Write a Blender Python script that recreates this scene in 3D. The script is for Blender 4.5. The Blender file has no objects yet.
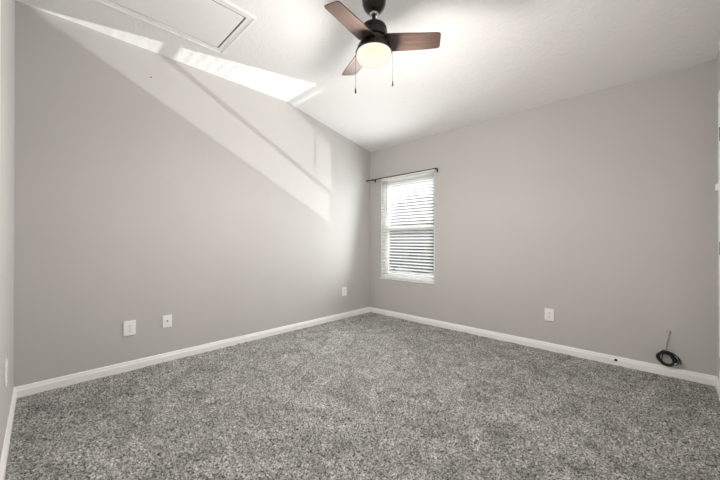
import bpy, bmesh, math, random
import numpy as np
from mathutils import Vector, Matrix

sc = bpy.context.scene
C = sc.collection
PI = math.pi
random.seed(4)

# ------------------------------------------------------------------ room size
W, L = 3.514, 3.653            # along the window wall (x), away from it (-y)
HB, HF, SC = 2.462, 2.76, 1.492  # height at the window wall, flat height, run of the slope
WX0, WX1, WZ0, WZ1 = 0.224, 1.123, 0.545, 2.025   # window opening
TH = 0.16                      # wall thickness

# ------------------------------------------------------------------ camera
cam = bpy.data.objects.new('camera', bpy.data.cameras.new('camera'))
C.objects.link(cam)
cam.data.sensor_width = 36.0
cam.data.lens = 309.79 / 720 * 36.0
cam.data.clip_start = 0.02
cam.location = (3.2073, -3.5279, 1.0955)
cam.rotation_euler = (math.radians(90.16), math.radians(-0.04), math.radians(44.096))
sc.camera = cam

# ------------------------------------------------------------------ sky, sun, light, exposure
sc.view_settings.view_transform = 'Standard'
sc.view_settings.look = 'None'
sc.view_settings.gamma = 1.0
sc.view_settings.use_curve_mapping = False
sc.view_settings.exposure = 0.30

world = bpy.data.worlds.new('overcast_sky')
sc.world = world
world.use_nodes = True
nt = world.node_tree
nt.nodes['Background'].inputs['Color'].default_value = (0.88, 0.94, 1.0, 1)
nt.nodes['Background'].inputs['Strength'].default_value = 0.62


def lamp(name, kind, loc, aim, energy, color, **kw):
    d = bpy.data.lights.new(name, kind)
    d.energy = energy
    d.color = color
    for k, v in kw.items():
        setattr(d, k, v)
    o = bpy.data.objects.new(name, d)
    C.objects.link(o)
    o.location = loc
    if aim is not None:
        o.rotation_euler = (Vector(aim) - Vector(loc)).to_track_quat('-Z', 'Y').to_euler()
    return o


# low sunlight thrown back up from the glass of something on the street below
lamp('sun_glint', 'SPOT', (8.2, 25, -11.6), (0.67, 0, 1.30), 46000, (1.0, 0.985, 0.965),
     spot_size=math.radians(5.5), spot_blend=0.05, shadow_soft_size=0.11)
# added area light outside, brightening the blind slats beyond the sky's own light
lamp('slat_fill_light', 'AREA', (0.7, 3.2, 3.6), (0.67, 0.05, 1.25), 560, (0.97, 0.985, 1.0), shape='RECTANGLE', size=2.4, size_y=1.6)
# soft daylight arriving through the window opening
lamp('window_daylight', 'AREA', ((WX0 + WX1) / 2, -0.16, (WZ0 + WZ1) / 2), ((WX0 + WX1) / 2, -2.16, (WZ0 + WZ1) / 2 + 0.36),
     15, (0.945, 0.975, 1.0), shape='RECTANGLE', size=WX1 - WX0 - 0.04, size_y=WZ1 - WZ0 - 0.06, spread=math.radians(155))


# ------------------------------------------------------------------ materials
def new_mat(name):
    m = bpy.data.materials.new(name)
    m.use_nodes = True
    n = m.node_tree.nodes
    return m, n, m.node_tree.links, n['Principled BSDF']


def plain(name, col, rough=0.5, metal=0.0, spec=0.5, var=0.0, vscale=20.0, bump=0.0, bscale=200.0):
    m, n, l, b = new_mat(name)
    b.inputs['Base Color'].default_value = (*col, 1)
    b.inputs['Roughness'].default_value = rough
    b.inputs['Metallic'].default_value = metal
    b.inputs['Specular IOR Level'].default_value = spec
    tc = n.new('ShaderNodeTexCoord')
    if var > 0:
        t = n.new('ShaderNodeTexNoise')
        t.inputs['Scale'].default_value = vscale
        t.inputs['Detail'].default_value = 3
        l.new(tc.outputs['Object'], t.inputs['Vector'])
        r = n.new('ShaderNodeValToRGB')
        r.color_ramp.elements[0].position = 0.3
        r.color_ramp.elements[1].position = 0.7
        r.color_ramp.elements[0].color = (*[c * (1 - var) for c in col], 1)
        r.color_ramp.elements[1].color = (*[min(1, c * (1 + var)) for c in col], 1)
        l.new(t.outputs['Fac'], r.inputs['Fac'])
        l.new(r.outputs['Color'], b.inputs['Base Color'])
    if bump > 0:
        t2 = n.new('ShaderNodeTexNoise')
        t2.inputs['Scale'].default_value = bscale
        t2.inputs['Detail'].default_value = 2
        l.new(tc.outputs['Object'], t2.inputs['Vector'])
        bp = n.new('ShaderNodeBump')
        bp.inputs['Strength'].default_value = bump
        bp.inputs['Distance'].default_value = 0.002
        l.new(t2.outputs['Fac'], bp.inputs['Height'])
        l.new(bp.outputs['Normal'], b.inputs['Normal'])
    return m


M = {}
M['wall'] = plain('greige_wall_paint', (0.525, 0.510, 0.493), 0.75, spec=0.2, var=0.012, vscale=2.5, bump=0.12, bscale=130)
M['trim'] = plain('white_trim_paint', (0.88, 0.87, 0.85), 0.4, spec=0.4, var=0.01)
M['plate'] = plain('white_plastic', (0.88, 0.87, 0.84), 0.35, var=0.01)
M['blind'] = plain('white_slat_vinyl', (0.86, 0.86, 0.845), 0.4, var=0.01)


def slat_mat():
    m, n, l, b = new_mat('translucent_white_slats')
    b.inputs['Base Color'].default_value = (0.88, 0.88, 0.865, 1)
    b.inputs['Roughness'].default_value = 0.45
    tl = n.new('ShaderNodeBsdfTranslucent')
    tl.inputs['Color'].default_value = (0.88, 0.88, 0.87, 1)
    mx = n.new('ShaderNodeMixShader')
    mx.inputs['Fac'].default_value = 0.38
    l.new(b.outputs[0], mx.inputs[1])
    l.new(tl.outputs[0], mx.inputs[2])
    l.new(mx.outputs[0], n['Material Output'].inputs['Surface'])
    return m


M['slat'] = slat_mat()
M['vinyl'] = plain('white_window_vinyl', (0.84, 0.84, 0.82), 0.35, var=0.01)
M['dark'] = plain('black_slot', (0.015, 0.014, 0.013), 0.6, var=0.1)
M['gap_shade'] = plain('painted_gap_shade', (0.06, 0.055, 0.05), 0.8, var=0.1)  # dark colour standing in for shade in the attic hatch gap
M['cable'] = plain('black_cable_jacket', (0.012, 0.011, 0.010), 0.42, var=0.2, vscale=60)
M['coax'] = plain('white_cable_jacket', (0.42, 0.40, 0.37), 0.45, var=0.05)
M['nickel'] = plain('brushed_nickel', (0.62, 0.60, 0.57), 0.3, 1.0, var=0.05, vscale=80)
M['bronze'] = plain('dark_bronze_metal', (0.035, 0.030, 0.027), 0.34, 0.6, var=0.12, vscale=30)
M['rodmetal'] = plain('dark_rod_metal', (0.06, 0.05, 0.045), 0.4, 0.7, var=0.1)
M['brass'] = plain('chain_metal', (0.004, 0.0035, 0.003), 0.8, 0.0, 0.0, var=0.05)
M['fob'] = plain('matte_dark_fob', (0.012, 0.010, 0.009), 0.8, 0.0, 0.05, var=0.05)
M['hinge'] = plain('dark_hinge_metal', (0.09, 0.08, 0.075), 0.4, 0.8, var=0.1)
M['lint'] = plain('dark_lint', (0.03, 0.027, 0.025), 0.9, var=0.2)
M['cord'] = plain('white_ladder_cord', (0.75, 0.75, 0.73), 0.8, var=0.02)
M['wand'] = plain('clear_grey_wand', (0.25, 0.25, 0.25), 0.25, var=0.03)
M['stucco'] = plain('pale_stucco', (0.55, 0.53, 0.50), 0.9, var=0.05, bump=0.3)
M['leaf'] = plain('dark_leaves', (0.055, 0.065, 0.05), 0.8, var=0.5, vscale=1.2)
M['bark'] = plain('brown_bark', (0.09, 0.07, 0.055), 0.9, var=0.3)
M['street'] = plain('pale_concrete', (0.42, 0.43, 0.46), 0.9, var=0.1, vscale=0.4)


def ceiling_mat():
    m, n, l, b = new_mat('knockdown_white_ceiling')
    b.inputs['Base Color'].default_value = (0.86, 0.852, 0.838, 1)
    b.inputs['Roughness'].default_value = 0.85
    b.inputs['Specular IOR Level'].default_value = 0.15
    tc = n.new('ShaderNodeTexCoord')
    t = n.new('ShaderNodeTexNoise')
    t.inputs['Scale'].default_value = 26
    t.inputs['Detail'].default_value = 4
    t.inputs['Distortion'].default_value = 0.8
    l.new(tc.outputs['Object'], t.inputs['Vector'])
    r = n.new('ShaderNodeValToRGB')
    r.color_ramp.elements[0].position = 0.46
    r.color_ramp.elements[1].position = 0.56
    l.new(t.outputs['Fac'], r.inputs['Fac'])
    bp = n.new('ShaderNodeBump')
    bp.inputs['Strength'].default_value = 0.28
    bp.inputs['Distance'].default_value = 0.004
    l.new(r.outputs['Color'], bp.inputs['Height'])
    l.new(bp.outputs['Normal'], b.inputs['Normal'])
    return m


M['ceiling'] = ceiling_mat()


def carpet_mat():
    m, n, l, b = new_mat('grey_frieze_carpet')
    b.inputs['Roughness'].default_value = 1.0
    b.inputs['Specular IOR Level'].default_value = 0.05
    b.inputs['Sheen Weight'].default_value = 0.1
    tc = n.new('ShaderNodeTexCoord')

    def noise(scale, detail, rough=0.6, dist=0.0):
        t = n.new('ShaderNodeTexNoise')
        t.inputs['Scale'].default_value = scale
        t.inputs['Detail'].default_value = detail
        t.inputs['Roughness'].default_value = rough
        t.inputs['Distortion'].default_value = dist
        l.new(tc.outputs['Object'], t.inputs['Vector'])
        return t
    fine = noise(112, 4, 0.75, 0.8)
    ramp = n.new('ShaderNodeValToRGB')
    e = ramp.color_ramp.elements
    e[0].position, e[0].color = 0.40, (0.033, 0.038, 0.035, 1)
    e[1].position, e[1].color = 0.625, (0.80, 0.785, 0.745, 1)
    k = e.new(0.5)
    k.color = (0.33, 0.322, 0.304, 1)
    l.new(fine.outputs['Fac'], ramp.inputs['Fac'])
    patch = noise(5.5, 4, 0.6, 1.2)
    pr = n.new('ShaderNodeMapRange')
    pr.inputs['From Min'].default_value = 0.32
    pr.inputs['From Max'].default_value = 0.68
    pr.inputs['To Min'].default_value = 0.68
    pr.inputs['To Max'].default_value = 1.2
    l.new(patch.outputs['Fac'], pr.inputs['Value'])
    mul = n.new('ShaderNodeVectorMath')
    mul.operation = 'SCALE'
    l.new(ramp.outputs['Color'], mul.inputs[0])
    l.new(pr.outputs['Result'], mul.inputs['Scale'])
    l.new(mul.outputs['Vector'], b.inputs['Base Color'])
    bp = n.new('ShaderNodeBump')
    bp.inputs['Strength'].default_value = 0.8
    bp.inputs['Distance'].default_value = 0.012
    l.new(fine.outputs['Fac'], bp.inputs['Height'])
    l.new(bp.outputs['Normal'], b.inputs['Normal'])
    return m


M['carpet'] = carpet_mat()


def wood_mat():
    m, n, l, b = new_mat('walnut_blade_wood')
    tc = n.new('ShaderNodeTexCoord')
    mp = n.new('ShaderNodeMapping')
    mp.inputs['Scale'].default_value = (1.2, 14, 14)
    l.new(tc.outputs['Object'], mp.inputs['Vector'])
    t = n.new('ShaderNodeTexNoise')
    t.inputs['Scale'].default_value = 4
    t.inputs['Detail'].default_value = 5
    t.inputs['Distortion'].default_value = 0.7
    l.new(mp.outputs['Vector'], t.inputs['Vector'])
    r = n.new('ShaderNodeValToRGB')
    e = r.color_ramp.elements
    e[0].position, e[0].color = 0.3, (0.045, 0.030, 0.024, 1)
    e[1].position, e[1].color = 0.72, (0.105, 0.068, 0.054, 1)
    l.new(t.outputs['Fac'], r.inputs['Fac'])
    l.new(r.outputs['Color'], b.inputs['Base Color'])
    b.inputs['Roughness'].default_value = 0.30
    return m


M['wood'] = wood_mat()


def glass_mat():
    m = bpy.data.materials.new('thin_window_glass')
    m.use_nodes = True
    n, l = m.node_tree.nodes, m.node_tree.links
    n.clear()
    out = n.new('ShaderNodeOutputMaterial')
    mx = n.new('ShaderNodeMixShader')
    tr = n.new('ShaderNodeBsdfTransparent')
    tr.inputs['Color'].default_value = (0.955, 0.96, 0.96, 1)
    gl = n.new('ShaderNodeBsdfGlossy')
    gl.inputs['Roughness'].default_value = 0.02
    mx.inputs['Fac'].default_value = 0.07
    l.new(tr.outputs[0], mx.inputs[1])
    l.new(gl.outputs[0], mx.inputs[2])
    l.new(mx.outputs[0], out.inputs['Surface'])
    return m


M['glass'] = glass_mat()


def bowl_mat():
    m = bpy.data.materials.new('frosted_lit_glass')
    m.use_nodes = True
    n, l = m.node_tree.nodes, m.node_tree.links
    b = n['Principled BSDF']
    b.inputs['Base Color'].default_value = (0.0, 0.0, 0.0, 1)
    b.inputs['Specular IOR Level'].default_value = 0.0
    b.inputs['Roughness'].default_value = 0.4
    lw = n.new('ShaderNodeLayerWeight')
    lw.inputs['Blend'].default_value = 0.35
    r = n.new('ShaderNodeValToRGB')
    e = r.color_ramp.elements
    e[0].position, e[0].color = 0.0, (1.0, 0.87, 0.64, 1)
    e[1].position, e[1].color = 0.9, (0.86, 0.78, 0.68, 1)
    k = e.new(0.25)
    k.color = (0.97, 0.89, 0.77, 1)
    l.new(lw.outputs['Facing'], r.inputs['Fac'])
    l.new(r.outputs['Color'], b.inputs['Emission Color'])
    b.inputs['Emission Strength'].default_value = 0.92
    return m


M['bowl'] = bowl_mat()


# ------------------------------------------------------------------ helpers
def obj(name, bm, mat, parent=None, smooth=False, loc=None):
    me = bpy.data.meshes.new(name)
    bmesh.ops.recalc_face_normals(bm, faces=bm.faces[:])
    bm.to_mesh(me)
    bm.free()
    me.materials.append(mat)
    if smooth:
        for p in me.polygons:
            p.use_smooth = True
        try:
            me.set_sharp_from_angle(angle=math.radians(38))
        except Exception:
            pass
    o = bpy.data.objects.new(name, me)
    C.objects.link(o)
    if parent is not None:
        o.parent = parent
    if loc is not None:
        o.location = loc
    return o


def tag(o, label, cat, group=None):
    o['label'] = label
    o['category'] = cat
    if group:
        o['group'] = group
    return o


def thing(name, label, cat, loc=(0, 0, 0), rotz=0.0, group=None):
    o = bpy.data.objects.new(name, None)
    C.objects.link(o)
    o.empty_display_size = 0.05
    o.location = loc
    o.rotation_euler = (0, 0, rotz)
    return tag(o, label, cat, group)


def struct(name, bm, mat, label, cat, smooth=False):
    o = obj(name, bm, mat, None, smooth)
    o['kind'] = 'structure'
    return tag(o, label, cat)


def add_box(bm, x0, y0, z0, x1, y1, z1, bevel=0.0, seg=2):
    t = bmesh.new()
    bmesh.ops.create_cube(t, size=1)
    for v in t.verts:
        v.co = Vector(((x0 + x1) / 2 + v.co.x * (x1 - x0), (y0 + y1) / 2 + v.co.y * (y1 - y0), (z0 + z1) / 2 + v.co.z * (z1 - z0)))
    if bevel > 0:
        bmesh.ops.bevel(t, geom=t.edges[:], offset=bevel, segments=seg, affect='EDGES', profile=0.6)
    merge(bm, t)
    return bm


def merge(bm, t, mat=None):
    if mat is not None:
        bmesh.ops.transform(t, matrix=mat, verts=t.verts[:])
    me = bpy.data.meshes.new('tmp')
    t.to_mesh(me)
    t.free()
    bm.from_mesh(me)
    bpy.data.meshes.remove(me)


def box(*a, **k):
    return add_box(bmesh.new(), *a, **k)


def add_lathe(bm, prof, seg=40, center=(0, 0), cap=True):
    """prof: list of (radius, z) from one end to the other."""
    rings = []
    for r, z in prof:
        if r < 1e-6:
            rings.append([bm.verts.new((center[0], center[1], z))])
        else:
            rings.append([bm.verts.new((center[0] + r * math.cos(2 * PI * i / seg), center[1] + r * math.sin(2 * PI * i / seg), z)) for i in range(seg)])
    for a, b in zip(rings, rings[1:]):
        for i in range(seg):
            j = (i + 1) % seg
            if len(a) == 1 and len(b) == 1:
                continue
            if len(a) == 1:
                bm.faces.new((a[0], b[i], b[j]))
            elif len(b) == 1:
                bm.faces.new((a[i], a[j], b[0]))
            else:
                bm.faces.new((a[i], a[j], b[j], b[i]))
    if cap:
        for rg in (rings[0], rings[-1]):
            if len(rg) > 2:
                bm.faces.new(rg)
    return bm


def add_tube(bm, pts, r, seg=10, closed=False):
    pts = [Vector(p) for p in pts]
    n = len(pts)
    rings = []
    ref = None
    for i, p in enumerate(pts):
        a = pts[i - 1] if (i > 0 or closed) else pts[0]
        b = pts[(i + 1) % n] if (i < n - 1 or closed) else pts[-1]
        t = (b - a).normalized()
        if ref is None:
            ref = t.orthogonal().normalized()
        ref = (ref - t * ref.dot(t)).normalized()
        s = t.cross(ref)
        rr = r[i] if isinstance(r, (list, tuple)) else r
        rings.append([bm.verts.new(p + (ref * math.cos(2 * PI * k / seg) + s * math.sin(2 * PI * k / seg)) * rr) for k in range(seg)])
    pairs = list(zip(rings, rings[1:]))
    if closed:
        pairs.append((rings[-1], rings[0]))
    for a, b in pairs:
        for k in range(seg):
            bm.faces.new((a[k], a[(k + 1) % seg], b[(k + 1) % seg], b[k]))
    if not closed:
        bm.faces.new(rings[0])
        bm.faces.new(rings[-1])
    return bm


def add_prism(bm, poly, axis, a, b):
    """extrude a closed 2D polygon along axis ('x','y','z') from a to b."""
    def P(u, v, w):
        return {'x': (w, u, v), 'y': (u, w, v), 'z': (u, v, w)}[axis]
    A = [bm.verts.new(P(u, v, a)) for u, v in poly]
    B = [bm.verts.new(P(u, v, b)) for u, v in poly]
    bm.faces.new(A)
    bm.faces.new(B[::-1])
    for i in range(len(poly)):
        j = (i + 1) % len(poly)
        bm.faces.new((A[i], A[j], B[j], B[i]))
    return bm


def sweep_profile(bm, prof, p0, p1, out, m0=0.0, m1=0.0):
    """prof: list of (offset from wall, height); extruded p0->p1 along the wall, mitred by m0/m1 * offset."""
    p0, p1, out = Vector(p0), Vector(p1), Vector(out)
    d = (p1 - p0).normalized()
    A = [bm.verts.new(p0 + d * (m0 * o) + out * o + Vector((0, 0, h))) for o, h in prof]
    B = [bm.verts.new(p1 - d * (m1 * o) + out * o + Vector((0, 0, h))) for o, h in prof]
    bm.faces.new(A)
    bm.faces.new(B[::-1])
    for i in range(len(prof)):
        j = (i + 1) % len(prof)
        bm.faces.new((A[i], A[j], B[j], B[i]))
    return bm


# ------------------------------------------------------------------ the shell
def carpet_floor():
    step = 0.009
    nx, ny = int(W / step) + 2, int(L / step) + 2
    xs, ys = np.linspace(0, W, nx), np.linspace(-L, 0, ny)
    X, Y = np.meshgrid(xs, ys)
    rng = np.random.default_rng(7)

    def vnoise(cell, seed):
        g = np.random.default_rng(seed).random((int(L / cell) + 4, int(W / cell) + 4))
        u, v = X / cell, (Y + L) / cell
        i, j = v.astype(int), u.astype(int)
        fu, fv = u - j, v - i
        fu, fv = fu * fu * (3 - 2 * fu), fv * fv * (3 - 2 * fv)
        return (g[i, j] * (1 - fu) + g[i, j + 1] * fu) * (1 - fv) + (g[i + 1, j] * (1 - fu) + g[i + 1, j + 1] * fu) * fv
    edge = np.clip(np.minimum(np.minimum(X, W - X), np.minimum(-Y, Y + L)) / 0.06, 0.25, 1)
    Z = 0.007 + edge * (0.015 * (vnoise(0.021, 1) - 0.5) + 0.010 * (rng.random(X.shape) - 0.5) + 0.011 * (vnoise(0.055, 4) - 0.5)
                         + 0.010 * (vnoise(0.13, 2) - 0.5) + 0.010 * (vnoise(0.34, 3) - 0.5))
    co = np.stack([X, Y, Z], -1).reshape(-1, 3)
    idx = np.arange(nx * ny).reshape(ny, nx)
    q = np.stack([idx[:-1, :-1], idx[:-1, 1:], idx[1:, 1:], idx[1:, :-1]], -1).reshape(-1, 4)
    me = bpy.data.meshes.new('floor')
    me.vertices.add(len(co))
    me.vertices.foreach_set('co', co.astype(np.float32).ravel())
    me.loops.add(q.size)
    me.loops.foreach_set('vertex_index', q.astype(np.int32).ravel())
    me.polygons.add(len(q))
    me.polygons.foreach_set('loop_start', np.arange(0, q.size, 4, dtype=np.int32))
    me.polygons.foreach_set('loop_total', np.full(len(q), 4, dtype=np.int32))
    me.update(calc_edges=True)
    me.validate()
    me.materials.append(M['carpet'])
    for p in me.polygons:
        p.use_smooth = True
    o = bpy.data.objects.new('floor', me)
    C.objects.link(o)
    o['kind'] = 'structure'
    tag(o, 'mottled grey plush carpet covering the whole room floor', 'carpet')


carpet_floor()
struct('floor_slab', box(-TH, -L - TH, -0.2, W + TH, TH, -0.04), M['stucco'], 'concrete slab lying under the grey carpet', 'floor')

side = [(TH, -0.05), (TH, HB - 0.01), (0, HB + 0.01), (-SC, HF + 0.01), (-L - TH, HF + 0.01), (-L - TH, -0.05)]
struct('wall_left', add_prism(bmesh.new(), side, 'x', -TH, 0), M['wall'], 'long greige wall on the left under the slanting patch of sunlight', 'wall')


def back_wall():
    bm = bmesh.new()
    add_box(bm, 0, 0, -0.05, WX0, TH, HB + 0.01)
    add_box(bm, WX1, 0, -0.05, W, TH, HB + 0.01)
    add_box(bm, WX0, 0, -0.05, WX1, TH, WZ0)
    add_box(bm, WX0, 0, WZ1, WX1, TH, HB + 0.01)
    bmesh.ops.remove_doubles(bm, verts=bm.verts[:], dist=1e-5)
    return bm


struct('wall_back', back_wall(), M['wall'], 'greige wall holding the window with blinds', 'wall')
DY0, DY1, DZ = -0.320, -1.10, 2.062     # door opening in the right wall


def right_wall():
    bm = bmesh.new()
    add_prism(bm, [(TH, -0.05), (TH, HB - 0.01), (0, HB + 0.01), (DY0, HB + 0.01 - DY0 * 0.2), (DY0, -0.05)], 'x', W, W + TH)
    add_prism(bm, [(DY1, -0.05), (DY1, HB + 0.01 - DY1 * 0.2), (-SC, HF + 0.01), (-L - TH, HF + 0.01), (-L - TH, -0.05)], 'x', W, W + TH)
    add_prism(bm, [(DY0, DZ), (DY0, HB + 0.01 - DY0 * 0.2), (DY1, HB + 0.01 - DY1 * 0.2), (DY1, DZ)], 'x', W, W + TH)
    return bm


struct('wall_right', right_wall(), M['wall'], 'greige wall at the right edge with the white door casing', 'wall')
struct('wall_front', box(0, -L - TH, -0.05, W, -L, HF + 0.01), M['wall'], 'greige wall at the left edge, facing the window wall', 'wall')
struct('ceiling', add_prism(bmesh.new(), [(TH, HB - 0.2 * TH), (0, HB), (-SC, HF), (-L - TH, HF), (-L - TH, HF + 0.2), (-SC, HF + 0.2), (TH, HB + 0.2)],
                            'x', -TH, W + TH), M['ceiling'], 'white textured ceiling that slopes down to the window wall', 'ceiling')

BP = [(0, -0.03), (0.014, -0.03), (0.014, 0.052), (0.0125, 0.058), (0.0095, 0.062), (0.0085, 0.070), (0.0075, 0.077), (0.0045, 0.082), (0, 0.083)]
struct('baseboard_left', sweep_profile(bmesh.new(), BP, (0, 0, 0), (0, -L, 0), (1, 0, 0), 1, 1), M['trim'], 'white baseboard along the long left wall', 'baseboard')
struct('baseboard_back', sweep_profile(bmesh.new(), BP, (0, 0, 0), (W, 0, 0), (0, -1, 0), 1, 1), M['trim'], 'white baseboard under the window wall', 'baseboard')
bmr = sweep_profile(bmesh.new(), BP, (W, 0, 0), (W, DY0 + 0.057, 0), (-1, 0, 0), 1, 0)
sweep_profile(bmr, BP, (W, DY1 - 0.057, 0), (W, -L, 0), (-1, 0, 0), 0, 1)
struct('baseboard_right', bmr, M['trim'], 'short white baseboard beside the door casing at the right edge', 'baseboard')
bmf = sweep_profile(bmesh.new(), BP, (0, -L, 0), (1.392, -L, 0), (0, 1, 0), 1, 0)
sweep_profile(bmf, BP, (2.908, -L, 0), (W, -L, 0), (0, 1, 0), 0, 1)
struct('baseboard_front', bmf, M['trim'], 'white baseboard running to the lower left corner', 'baseboard')


# ------------------------------------------------------------------ window_1
def window():
    root = thing('window_1', 'white single hung window in the back wall recess', 'window', (0, 0, 0))
    root['kind'] = 'structure'
    bm = bmesh.new()
    f = 0.035
    y0, y1 = 0.085, 0.155
    add_box(bm, WX0, y0, WZ0, WX0 + f, y1, WZ1, 0.003)
    add_box(bm, WX1 - f, y0, WZ0, WX1, y1, WZ1, 0.003)
    add_box(bm, WX0 + f, y0, WZ1 - f, WX1 - f, y1, WZ1, 0.003)
    add_box(bm, WX0 + f, y0, WZ0, WX1 - f, y1, WZ0 + f, 0.003)
    add_box(bm, WX0 + 0.0002, 0.0015, WZ0 + 0.009, WX0 + 0.004, y0, WZ1 - 0.0005)
    add_box(bm, WX1 - 0.004, 0.0015, WZ0 + 0.009, WX1 - 0.0002, y0, WZ1 - 0.0005)
    obj('window_frame', bm, M['vinyl'], root)
    xm0, xm1 = WX0 + f, WX1 - f
    zm = 1.276

    def sash(name, ya, yb, za, zb, top, bot):
        b = bmesh.new()
        s = 0.03
        add_box(b, xm0, ya, za, xm0 + s, yb, zb, 0.003)
        add_box(b, xm1 - s, ya, za, xm1, yb, zb, 0.003)
        add_box(b, xm0 + s, ya, zb - top, xm1 - s, yb, zb, 0.003)
        add_box(b, xm0 + s, ya, za, xm1 - s, yb, za + bot, 0.003)
        so = obj(name, b, M['vinyl'], root)
        ym = (ya + yb) / 2
        obj('glass_pane', box(xm0 + s, ym - 0.002, za + bot, xm1 - s, ym + 0.002, zb - top), M['glass'], so)
    sash('lower_sash', 0.088, 0.115, WZ0 + f, zm + 0.028, 0.045, 0.045)
    sash('upper_sash', 0.122, 0.150, zm - 0.028, WZ1 - f, 0.05, 0.045)


window()
# sill
bm = bmesh.new()
add_box(bm, WX0 - 0.003, -0.010, WZ0 - 0.010, WX1 + 0.003, 0.085, WZ0 + 0.008, 0.003)
struct('trim_1', bm, M['trim'], 'thin white sill under the window blind', 'window sill')


# ------------------------------------------------------------------ blind
def blind():
    root = thing('window_blind', 'white horizontal slat blind hanging inside the window recess', 'window blind', (WX0, 0, WZ0))
    x0, x1 = 0.008, WX1 - WX0 - 0.008
    H = WZ1 - WZ0
    yc = 0.036
    pitch, depth, tilt = 0.0433, 0.050, math.radians(29)
    bm = bmesh.new()
    z = 0.066
    while z < H - 0.055:
        prof = []
        for k in range(7):
            u = (k / 6 - 0.5) * depth
            prof.append((u, 0.0016 * (1 - (2 * k / 6 - 1) ** 2)))
        poly = [(u, v + 0.0014) for u, v in prof] + [(u, v - 0.0014) for u, v in prof[::-1]]
        # inner (room side, -y) edge up
        rp = [(yc + u * math.cos(tilt) - v * math.sin(-tilt), z - u * math.sin(tilt) + v * math.cos(tilt)) for u, v in poly]
        add_prism(bm, rp, 'x', x0, x1)
        z += pitch
    obj('slat_panel', bm, M['slat'], root)
    obj('headrail', box(x0, 0.006, H - 0.042, x1, 0.064, H - 0.001, bevel=0.003), M['blind'], root)
    obj('bottom_rail', box(x0, 0.012, 0.012, x1, 0.060, 0.036, bevel=0.005), M['blind'], root)
    for fx in (0.12, 0.46, 0.84):
        xx = x0 + fx * (x1 - x0)
        b = bmesh.new()
        for yy in (yc - 0.0265, yc + 0.0265):
            add_tube(b, [(xx, yy, 0.03), (xx, yy, H - 0.04)], 0.0011, 6)
        zz = 0.066
        while zz < H - 0.055:
            add_tube(b, [(xx + 0.003, yc - 0.0265, zz + 0.010), (xx + 0.003, yc + 0.0265, zz - 0.012)], 0.0006, 5)
            zz += pitch
        obj('ladder_cord', b, M['cord'], root)
    b = bmesh.new()
    xw = 0.108
    add_tube(b, [(xw, 0.003, H - 0.06), (xw, 0.003, H - 0.35), (xw, 0.003, H - 0.535)], 0.0042, 8)
    add_tube(b, [(xw, 0.003, H - 0.555), (xw, 0.003, H - 0.535)], 0.0058, 8)
    add_tube(b, [(xw, 0.012, H - 0.035), (xw, 0.003, H - 0.045), (xw, 0.003, H - 0.062)], 0.002, 6)
    obj('tilt_wand', b, M['wand'], root)


blind()


# ------------------------------------------------------------------ curtain rod
def curtain_rod():
    root = thing('curtain_rod', 'thin dark metal curtain rod above the window, bare of curtains', 'curtain rod', (0, 0, 2.005))
    y = -0.078
    obj('rod', add_tube(bmesh.new(), [(0.022, y, 0), (0.4, y, 0), (0.8, y, 0), (1.188, y, 0)], 0.0075, 12), M['rodmetal'], root, True)
    b = bmesh.new()
    add_tube(b, [(1.178, y, -0.001), (1.172, -0.03, -0.001), (1.166, -0.004, -0.004)], 0.005, 10)
    add_box(b, 1.157, -0.005, -0.034, 1.175, -0.0005, 0.022, 0.0015)
    add_tube(b, [(1.168, y, 0), (1.190, y, 0)], 0.0105, 16)
    obj('bracket', b, M['rodmetal'], root, True)
    obj('finial', add_tube(bmesh.new(), [(0.003, y, 0), (0.006, y, 0), (0.016, y, 0), (0.024, y, 0), (0.027, y, 0)], [0.004, 0.010, 0.0115, 0.010, 0.0078], 16), M['rodmetal'], root, True)
    b = bmesh.new()
    add_tube(b, [(0.118, y, -0.001), (0.118, -0.004, -0.004)], 0.005, 10)
    add_box(b, 0.108, -0.005, -0.03, 0.128, -0.0005, 0.022, 0.0015)
    add_tube(b, [(0.106, y, 0), (0.130, y, 0)], 0.0115, 16)
    obj('bracket', b, M['rodmetal'], root, True)


curtain_rod()


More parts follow.
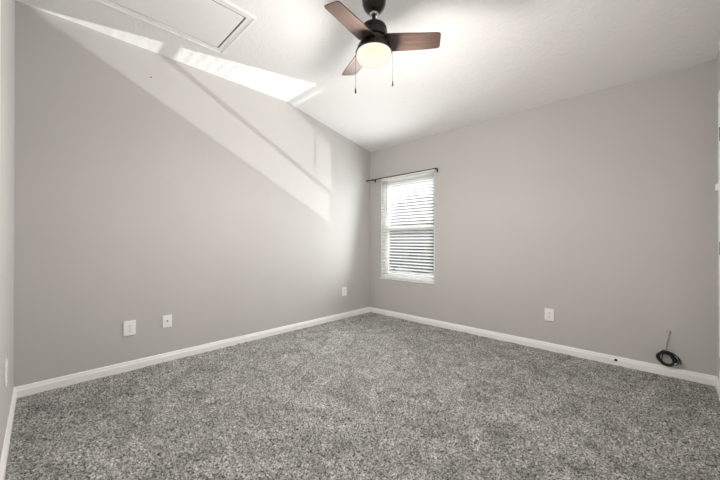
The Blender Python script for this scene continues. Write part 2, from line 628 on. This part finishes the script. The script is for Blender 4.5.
# ------------------------------------------------------------------ ceiling fan
def ceiling_fan():
    fx, fy = 1.841, -1.985
    zb = 2.41
    root = thing('ceiling_fan', 'three-blade ceiling fan with walnut blades and a lit round glass bowl', 'ceiling fan', (fx, fy, HF))
    Z = lambda z: z - HF
    obj('canopy', add_lathe(bmesh.new(), [(0.060, 0), (0.075, -0.004), (0.079, -0.03), (0.080, -0.06), (0.077, -0.09), (0.068, -0.115), (0.052, -0.135), (0.034, -0.146), (0.026, -0.149), (0.026, -0.140)], 44), M['bronze'], root, True)
    obj('hanger_ball', add_lathe(bmesh.new(), [(0.014, -0.14), (0.027, -0.146), (0.030, -0.156), (0.026, -0.166), (0.014, -0.172)], 28), M['nickel'], root, True)
    obj('downrod', add_lathe(bmesh.new(), [(0.0125, -0.14), (0.0125, -0.20)], 20), M['bronze'], root, True)
    obj('motor_housing', add_lathe(bmesh.new(), [(0.0, Z(2.545)), (0.022, Z(2.545)), (0.030, Z(2.537)), (0.060, Z(2.530)), (0.078, Z(2.518)), (0.086, Z(2.502)), (0.087, Z(2.488)),
                                                (0.083, Z(2.486)), (0.083, Z(2.482)), (0.088, Z(2.480)), (0.092, Z(2.440)), (0.088, Z(2.436)), (0.0, Z(2.436))], 48), M['bronze'], root, True)
    obj('rotor', add_lathe(bmesh.new(), [(0.0, Z(2.436)), (0.080, Z(2.436)), (0.080, Z(2.402)), (0.0, Z(2.402))], 40), M['bronze'], root, True)
    kit = obj('light_housing', add_lathe(bmesh.new(), [(0.0, Z(2.402)), (0.092, Z(2.402)), (0.102, Z(2.396)), (0.113, Z(2.376)), (0.120, Z(2.352)), (0.120, Z(2.345)), (0.110, Z(2.344)), (0.0, Z(2.344))], 48), M['bronze'], root, True)
    prof = [(0.0, Z(2.344)), (0.114, Z(2.344)), (0.117, Z(2.332))]
    for k in range(1, 13):
        a = k / 12 * PI / 2
        prof.append((0.117 * math.cos(a) ** 0.55 if k < 12 else 0.0, Z(2.332) - 0.058 * math.sin(a)))
    obj('glass_bowl', add_lathe(bmesh.new(), prof, 48), M['bowl'], root, True)
    # blades: local +x outward, pitched about x
    pitch = math.radians(13)
    for az in (39.8, -82.0, 159.6):
        bm = bmesh.new()
        pts = [(0.070, -0.074), (0.20, -0.069), (0.33, -0.064), (0.405, -0.062), (0.422, -0.060), (0.430, -0.050),
               (0.438, 0.042), (0.434, 0.054), (0.420, 0.060), (0.34, 0.064), (0.20, 0.068), (0.070, 0.070)]
        add_prism(bm, pts, 'z', -0.003, 0.003)
        bmesh.ops.bevel(bm, geom=[e for e in bm.edges if abs(e.verts[0].co.z - e.verts[1].co.z) < 1e-6], offset=0.0015, segments=1, affect='EDGES')
        blade = obj('fan_blade', bm, M['wood'], root)
        blade.location = (0, 0, Z(2.409))
        blade.rotation_euler = (pitch * -1, 0, math.radians(az))
        arm = bmesh.new()
        add_prism(arm, [(0.055, -0.030), (0.110, -0.026), (0.138, -0.012), (0.138, 0.012), (0.110, 0.026), (0.055, 0.030)], 'z', 0.0032, 0.0072)
        for sx, sy in ((0.10, -0.016), (0.10, 0.016), (0.126, 0.0)):
            add_lathe(arm, [(0.0, -0.0052), (0.003, -0.005), (0.005, -0.0032)], 10, (sx, sy))
        obj('blade_bracket', arm, M['bronze'], blade)
    for nm, px, py, zt, zl in (('pull_chain', 1.748, -2.064, 2.36, 2.118), ('pull_chain', 1.926, -1.897, 2.36, 2.165)):
        b = bmesh.new()
        lx, ly = px - fx, py - fy
        k = 0.110 / math.hypot(lx, ly)
        add_tube(b, [(lx * k, ly * k, Z(zt + 0.012)), (lx * 1.0, ly * 1.0, Z(zt + 0.004)), (lx, ly, Z(zt - 0.02)), (lx, ly, Z(zl))], 0.0011, 6)
        ch = obj(nm, b, M['brass'], root)
        obj('chain_fob', add_lathe(bmesh.new(), [(0.0, Z(zl) + 0.002), (0.004, Z(zl)), (0.0065, Z(zl) - 0.010), (0.0072, Z(zl) - 0.026), (0.006, Z(zl) - 0.036), (0.0, Z(zl) - 0.038)], 16, (lx, ly)), M['fob'], ch, True)
    # its own light
    lamp('fan_lamp_down', 'SPOT', (fx, fy, 2.25), (fx, fy, 0), 46, (1.0, 0.96, 0.915), spot_size=PI, spot_blend=0.6, shadow_soft_size=0.02)
    lamp('fan_lamp', 'POINT', (fx, fy, 2.238), None, 56, (1.0, 0.96, 0.915), shadow_soft_size=0.08)


ceiling_fan()


# ------------------------------------------------------------------ attic hatch
def attic_hatch():
    x0, x1, ya, yb = 0.415, 1.054, -2.408, -3.46
    root = thing('attic_hatch', 'white attic access panel framed with moulded trim on the flat ceiling', 'attic hatch', ((x0 + x1) / 2, (ya + yb) / 2, HF))
    cx, cy = (x0 + x1) / 2, (ya + yb) / 2
    hx, hy = (x1 - x0) / 2, (ya - yb) / 2
    prof = [(0.0, 0.0), (0.0, 0.013), (0.003, 0.015), (0.016, 0.015), (0.019, 0.011), (0.030, 0.0105), (0.033, 0.0085), (0.054, 0.008), (0.057, 0.006), (0.057, 0.0)]
    bm = bmesh.new()
    rings = []
    for o, d in prof:
        rings.append([bm.verts.new((sx * (hx - o), sy * (hy - o), -d)) for sx, sy in ((-1, -1), (1, -1), (1, 1), (-1, 1))])
    for a, b in zip(rings, rings[1:]):
        for i in range(4):
            bm.faces.new((a[i], a[(i + 1) % 4], b[(i + 1) % 4], b[i]))
    for i in range(4):
        bm.faces.new((rings[0][i], rings[0][(i + 1) % 4], rings[-1][(i + 1) % 4], rings[-1][i]))
    obj('frame', bm, M['trim'], root)
    o, g = 0.058, 0.009
    bm = bmesh.new()
    ax, ay, bx_, by = hx - o, hy - o, hx - o - g, hy - o - g
    for q in ((-ax, -ay, ax, -by), (-ax, by, ax, ay), (-ax, -by, -bx_, by), (bx_, -by, ax, by)):
        add_box(bm, q[0], q[1], -0.0015, q[2], q[3], 0.0)
    obj('gap_shade_strip', bm, M['gap_shade'], root)  # dark strip paints the shade in the gap around the panel
    obj('panel', box(-bx_, -by, -0.006, bx_, by, 0.0, bevel=0.001), M['trim'], root)


attic_hatch()


# ------------------------------------------------------------------ wall plates
def plate_root(name, label, cat, loc, rotz, w=0.084, h=0.124, group=None):
    """local frame: +y out of the wall, x along, z up; origin on the wall at plate centre."""
    r = thing(name, label, cat, loc, rotz, group)
    bm = bmesh.new()
    add_box(bm, -w / 2, 0.0, -h / 2, w / 2, 0.0075, h / 2, 0.003, 3)
    obj('cover_plate', bm, M['plate'], r, True)
    return r


def outlet(label, loc, rotz, group=None):
    r = plate_root('wall_outlet', label, 'outlet', loc, rotz, group=group)
    for s in (-1, 1):
        pts = []
        for k in range(24):
            a = 2 * PI * k / 24
            pts.append((0.0172 * math.cos(a), max(-0.0135, min(0.0135, 0.0172 * math.sin(a))) + s * 0.0195))
        f = obj('receptacle', add_prism(bmesh.new(), pts, 'y', 0.006, 0.0092), M['plate'], r)
        b = bmesh.new()
        zc = s * 0.0195
        add_box(b, -0.0078, 0.0088, zc - 0.001, -0.0052, 0.0094, zc + 0.0085)
        add_box(b, 0.0052, 0.0088, zc - 0.0005, 0.0078, 0.0094, zc + 0.0075)
        add_tube(b, [(0, 0.0088, zc - 0.0085), (0, 0.0094, zc - 0.0085)], 0.0028, 12)
        obj('slots', b, M['dark'], f)
    obj('screw', add_tube(bmesh.new(), [(0, 0.007, 0), (0, 0.0086, 0)], 0.003, 14), M['nickel'], r)
    return r


ROT_L, ROT_B, ROT_F = -PI / 2, PI, 0.0     # out of the left, back, front wall
outlet('white duplex outlet on the left wall, nearest the left corner', (0, -3.003, 0.361), ROT_L, 'white duplex wall outlets')
outlet('white duplex outlet on the window wall, right of the blind', (2.415, 0, 0.362), ROT_B, 'white duplex wall outlets')
outlet('white duplex outlet on the left wall beside the far corner', (0, -0.538, 0.382), ROT_L, 'white duplex wall outlets')
outlet('white duplex outlet on the edge wall at lower left', (0.80, -L, 0.420), ROT_F, 'white duplex wall outlets')
cp = plate_root('cable_plate', 'white cable jack plate with one dark centre socket on the left wall', 'wall plate', (0, -2.727, 0.368), ROT_L, 0.074, 0.110)
j = obj('jack', add_tube(bmesh.new(), [(0, 0.006, 0.004), (0, 0.016, 0.004)], 0.0055, 16), M['hinge'], cp)
obj('jack_pin', add_tube(bmesh.new(), [(0, 0.0155, 0.004), (0, 0.0165, 0.004)], 0.0035, 12), M['dark'], j)
for zz in (-0.042, 0.042):
    obj('screw', add_tube(bmesh.new(), [(0, 0.006, zz), (0, 0.0086, zz)], 0.003, 12), M['plate'], cp)


# ------------------------------------------------------------------ cables on the window wall
def cables():
    root = thing('coaxial_cable', 'short white cable hanging from a hole in the window wall above the black coil', 'cable', (3.254, 0, 0.367))
    b = bmesh.new()
    add_tube(b, [(0, 0.001, 0), (0, -0.004, 0), (0, -0.008, 0)], [0.017, 0.017, 0.011], 22)
    obj('bushing', b, M['coax'], root, True)
    obj('jacket', add_tube(bmesh.new(), [(0, -0.006, 0), (0, -0.011, -0.003), (-0.001, -0.013, -0.020), (-0.005, -0.012, -0.06), (-0.011, -0.010, -0.100), (-0.014, -0.009, -0.116)], 0.0028, 10), M['coax'], root, True)
    obj('connector', add_tube(bmesh.new(), [(-0.0135, -0.010, -0.104), (-0.0140, -0.010, -0.116), (-0.0150, -0.010, -0.118), (-0.0165, -0.010, -0.140)], [0.004, 0.004, 0.005, 0.005], 12), M['nickel'], root, True)
    root = thing('coiled_cable', 'loops of thin black cable coiled on top of the baseboard', 'cable', (3.245, -0.022, 0.086))
    rnd = random.Random(12)
    pts = []
    loops, seg = 11, 40
    for i in range(loops * seg + 1):
        t = i / seg
        a = 2 * PI * t + 2.2
        k = int(t)
        f = t - k
        def pick(n):
            r = random.Random(50 + n)
            return (r.uniform(0.034, 0.062), r.uniform(0.034, 0.060), r.uniform(-0.014, 0.014), r.uniform(-0.006, 0.004))
        A, B = pick(k), pick(k + 1)
        w = f * f * (3 - 2 * f)
        rx, rz, ox, oz = [p * (1 - w) + q * w for p, q in zip(A, B)]
        pts.append((ox + rx * math.cos(a), -0.001 - 0.0032 * (t % 3.5) * 0.9, 0.066 + oz + rz * math.sin(a) - 0.12 * rx * math.cos(a)))
    # the loose end swings out to the right
    obj('loops', add_tube(bmesh.new(), pts, 0.0038, 8), M['cable'], root, True)
    arc = [(0.0 + 0.088 * math.sin(s) - 0.010, -0.013, 0.074 + 0.055 * math.cos(s) - 0.012 * s) for s in [q / 16 * 2.0 - 0.2 for q in range(17)]]
    obj('loose_end', add_tube(bmesh.new(), arc, 0.0036, 8), M['cable'], root, True)
    arc2 = [(0.072 * math.sin(s) - 0.004, -0.016, 0.068 + 0.060 * math.cos(s)) for s in [q / 16 * 2.6 - 0.3 for q in range(17)]]
    obj('loose_end', add_tube(bmesh.new(), arc2, 0.0036, 8), M['cable'], root, True)
    obj('plug', add_tube(bmesh.new(), [(-0.048, -0.018, 0.122), (-0.034, -0.018, 0.136)], 0.0055, 10), M['nickel'], root, True)
    obj('plug', add_tube(bmesh.new(), [(0.042, -0.020, 0.036), (0.056, -0.020, 0.046)], 0.0055, 10), M['nickel'], root, True)


cables()

tag(obj('rubber_bumper', add_tube(bmesh.new(), [(2.927, -0.0135, 0.053), (2.927, -0.019, 0.053), (2.927, -0.021, 0.053)], [0.011, 0.011, 0.007], 18), M['dark'], None, True),
    'small black rubber bumper stuck on the baseboard left of the coiled cable', 'bumper')


# ------------------------------------------------------------------ right edge: door, sensor, bracket
def door():
    root = thing('door_1', 'white panel door set in the right wall near the far corner', 'door', (W, 0, 0))
    root['kind'] = 'structure'
    bm = bmesh.new()
    add_box(bm, 0.0, DY1 + 0.02, 0.005, 0.035, DY0 - 0.02, DZ - 0.02, 0.002)
    obj('door_slab', bm, M['trim'], root)
    yc0, yc1 = DY0 - 0.14, DY1 + 0.14
    for za, zb in ((0.25, 0.95), (1.10, 1.95)):
        b = bmesh.new()
        w = 0.02
        add_box(b, -0.004, yc1, za, 0.001, yc0, za + w, 0.002)
        add_box(b, -0.004, yc1, zb - w, 0.001, yc0, zb, 0.002)
        add_box(b, -0.004, yc1, za + w, 0.001, yc1 + w, zb - w, 0.002)
        add_box(b, -0.004, yc0 - w, za + w, 0.001, yc0, zb - w, 0.002)
        obj('panel_moulding', b, M['trim'], root)
    jm = bmesh.new()
    add_box(jm, 0.0, DY0 - 0.019, 0, TH, DY0 - 0.0005, DZ - 0.001)
    add_box(jm, 0.0, DY1 + 0.0005, 0, TH, DY1 + 0.019, DZ - 0.001)
    add_box(jm, 0.0, DY1 + 0.019, DZ - 0.019, TH, DY0 - 0.019, DZ - 0.001)
    obj('jamb', jm, M['trim'], root)
    for z in (1.772, 1.0, 0.22):
        b = bmesh.new()
        add_tube(b, [(-0.013, DY0 - 0.020, z), (-0.013, DY0 - 0.020, z + 0.092)], 0.0066, 12)
        add_box(b, -0.0095, DY0 - 0.045, z, 0.0, DY0 - 0.012, z + 0.092)
        obj('hinge', b, M['hinge'], root)
    k = add_lathe(bmesh.new(), [(0, 0.001), (0.028, 0.001), (0.028, -0.006), (0.012, -0.012), (0.012, -0.03), (0.026, -0.042), (0.028, -0.055), (0.018, -0.066), (0, -0.068)], 28)
    bmesh.ops.transform(k, matrix=Matrix.Rotation(PI / 2, 4, 'Y'), verts=k.verts[:])
    ko = obj('door_knob', k, M['nickel'], root, True, (0.0, DY1 + 0.09, 0.95))
    cas = bmesh.new()
    pr = 0.017
    cw = 0.060
    add_box(cas, -pr, DY0 - 0.006, 0, -0.0003, DY0 + cw - 0.004, DZ + cw, 0.004)
    add_box(cas, -pr, DY1 - cw + 0.004, 0, -0.0003, DY1 + 0.006, DZ + cw, 0.004)
    add_box(cas, -pr, DY1 + 0.006, DZ - 0.006, -0.0003, DY0 - 0.006, DZ + cw, 0.004)
    obj('casing', cas, M['trim'], root)


door()


def sensor():
    r = thing('motion_sensor', 'small white sensor box high on the right wall above the door casing', 'sensor', (W, -0.330, 2.424))
    b = bmesh.new()
    add_box(b, -0.018, -0.035, -0.034, 0.0, 0.035, 0.034, 0.004, 3)
    obj('body', b, M['plate'], r, True)
    obj('lens', box(-0.0205, -0.015, -0.022, -0.017, 0.015, 0.004, bevel=0.001), M['cord'], r)


sensor()


def door_catch():
    r = thing('door_catch', 'small white catch fixed to the door casing at the right edge, shoulder high', 'catch', (W - 0.017, -0.288, 1.466))
    b = bmesh.new()
    add_box(b, -0.004, -0.014, -0.024, 0.0, 0.014, 0.024, 0.0015)
    obj('back_plate', b, M['trim'], r)
    b = bmesh.new()
    add_prism(b, [(-0.003, -0.014), (-0.003, 0.021), (-0.010, 0.024), (-0.015, 0.016), (-0.016, -0.022), (-0.010, -0.020)], 'y', -0.011, 0.011)
    obj('hook_arm', b, M['trim'], r)


door_catch()


def closet_door():
    x0, x1, zt = 1.45, 2.85, 2.05
    root = thing('door_2', 'white sliding closet doors in the front wall', 'closet door', (0, -L, 0))
    root['kind'] = 'structure'
    cas = bmesh.new()
    add_box(cas, x0 - 0.058, 0.0003, 0, x0, 0.017, zt + 0.058, 0.004)
    add_box(cas, x1, 0.0003, 0, x1 + 0.058, 0.017, zt + 0.058, 0.004)
    add_box(cas, x0, 0.0003, zt, x1, 0.017, zt + 0.058, 0.004)
    obj('casing', cas, M['trim'], root)
    xm = (x0 + x1) / 2
    for a, b, y in ((x0 + 0.001, xm + 0.02, 0.007), (xm - 0.02, x1 - 0.001, 0.0005)):
        d = obj('sliding_panel', box(a, y, 0.01, b, y + 0.006, zt - 0.002), M['trim'], root)
        px = a + 0.06 if a < xm - 0.1 else b - 0.06
        obj('finger_pull', add_tube(bmesh.new(), [(px, y + 0.006, 0.95), (px, y + 0.0085, 0.95)], 0.024, 24), M['nickel'], d)


closet_door()

# tiny things on the carpet and the wall
def scrap(label, x, y, s, seed):
    bm = bmesh.new()
    bmesh.ops.create_icosphere(bm, subdivisions=2, radius=1)
    r = random.Random(seed)
    for v in bm.verts:
        k = r.uniform(0.75, 1.25)
        v.co = Vector((v.co.x * s * 1.5 * k, v.co.y * s * k, v.co.z * s * 0.6))
    tag(obj('lint_scrap', bm, M['lint'], None, True, (x, y, 0.011)), label, 'lint', 'dark lint on the carpet')


scrap('dark lint scrap touching the left baseboard, left one of the pair', 0.026, -2.075, 0.008, 1)
scrap('dark lint scrap touching the left baseboard, right one of the pair', 0.024, -1.995, 0.007, 2)
scrap('dark lint speck out on the open carpet, lower left', 1.379, -3.107, 0.006, 3)
b = bmesh.new()
add_tube(b, [(-0.001, 0, 0), (0.006, 0, 0.001), (0.007, 0, 0.001)], [0.003, 0.003, 0.006], 10)
tag(obj('wall_nail', b, M['hinge'], None, True, (0, -2.857, 2.526)), 'single small grey nail high on the left wall inside the sunlit patch', 'nail')

# ------------------------------------------------------------------ outdoors: trees and pavement between the slats, added glint blocker
GZ = -12.2
struct('ground', box(-260, TH + 0.02, GZ - 0.2, 120, 260, GZ), M['street'], 'pale pavement far below the window', 'pavement')
struct('glint_blocker', box(-0.4, 0.95, -0.4, 2.4, 1.05, 0.425), M['stucco'], 'unseen stucco parapet added outside to cut off the low sun glint', 'parapet')  # added out of view to shape the lower edge of the glint
struct('glint_blocker_floor', box(-0.4, TH + 0.002, -0.52, 2.4, 1.05, -0.40), M['stucco'], 'unseen stucco balcony floor added behind the glint-blocking parapet', 'balcony')  # added along with the parapet, out of view


def tree(label, loc, blobs, trunk_h, seed):
    r = thing('tree', label, 'tree', loc)
    rnd = random.Random(seed)
    bm = bmesh.new()
    for (x, y, z, rad) in blobs:
        t = bmesh.new()
        bmesh.ops.create_icosphere(t, subdivisions=4, radius=rad)
        for v in t.verts:
            n = v.co.normalized()
            v.co += n * rad * (0.10 * math.sin(7 * n.x + 3 * n.z + x) * math.cos(6 * n.y + z) + rnd.uniform(-0.07, 0.07))
        merge(bm, t, Matrix.Translation((x, y, z + 8.5)))
    obj('crown', bm, M['leaf'], r)
    obj('trunk', add_tube(bmesh.new(), [(0, 0, 0), (0.1, 0, trunk_h * 0.5), (0, 0.1, trunk_h)], [0.55, 0.42, 0.28], 12), M['bark'], r, True)


tree('large dark tree seen between the blind slats, right half of the window', (-19.0, 30, GZ),
     [(0, 0, 7.2, 3.3), (-2.2, 0.4, 5.2, 3.0), (2.6, 0, 6.0, 3.2), (0.8, -0.5, 4.2, 3.6), (4.4, 0.3, 4.3, 2.8), (-3.4, 0.2, 3.2, 2.0)], 12.0, 1)
tree('lower dark tree seen between the slats, left part of the window', (-31.5, 41, GZ),
     [(0, 0, 3.6, 2.4), (-3.0, 0.6, 3.1, 2.2), (2.6, 0, 3.4, 2.3), (5, 0.4, 2.9, 2.0), (-5.4, 0, 2.8, 2.1)], 10.6, 2)
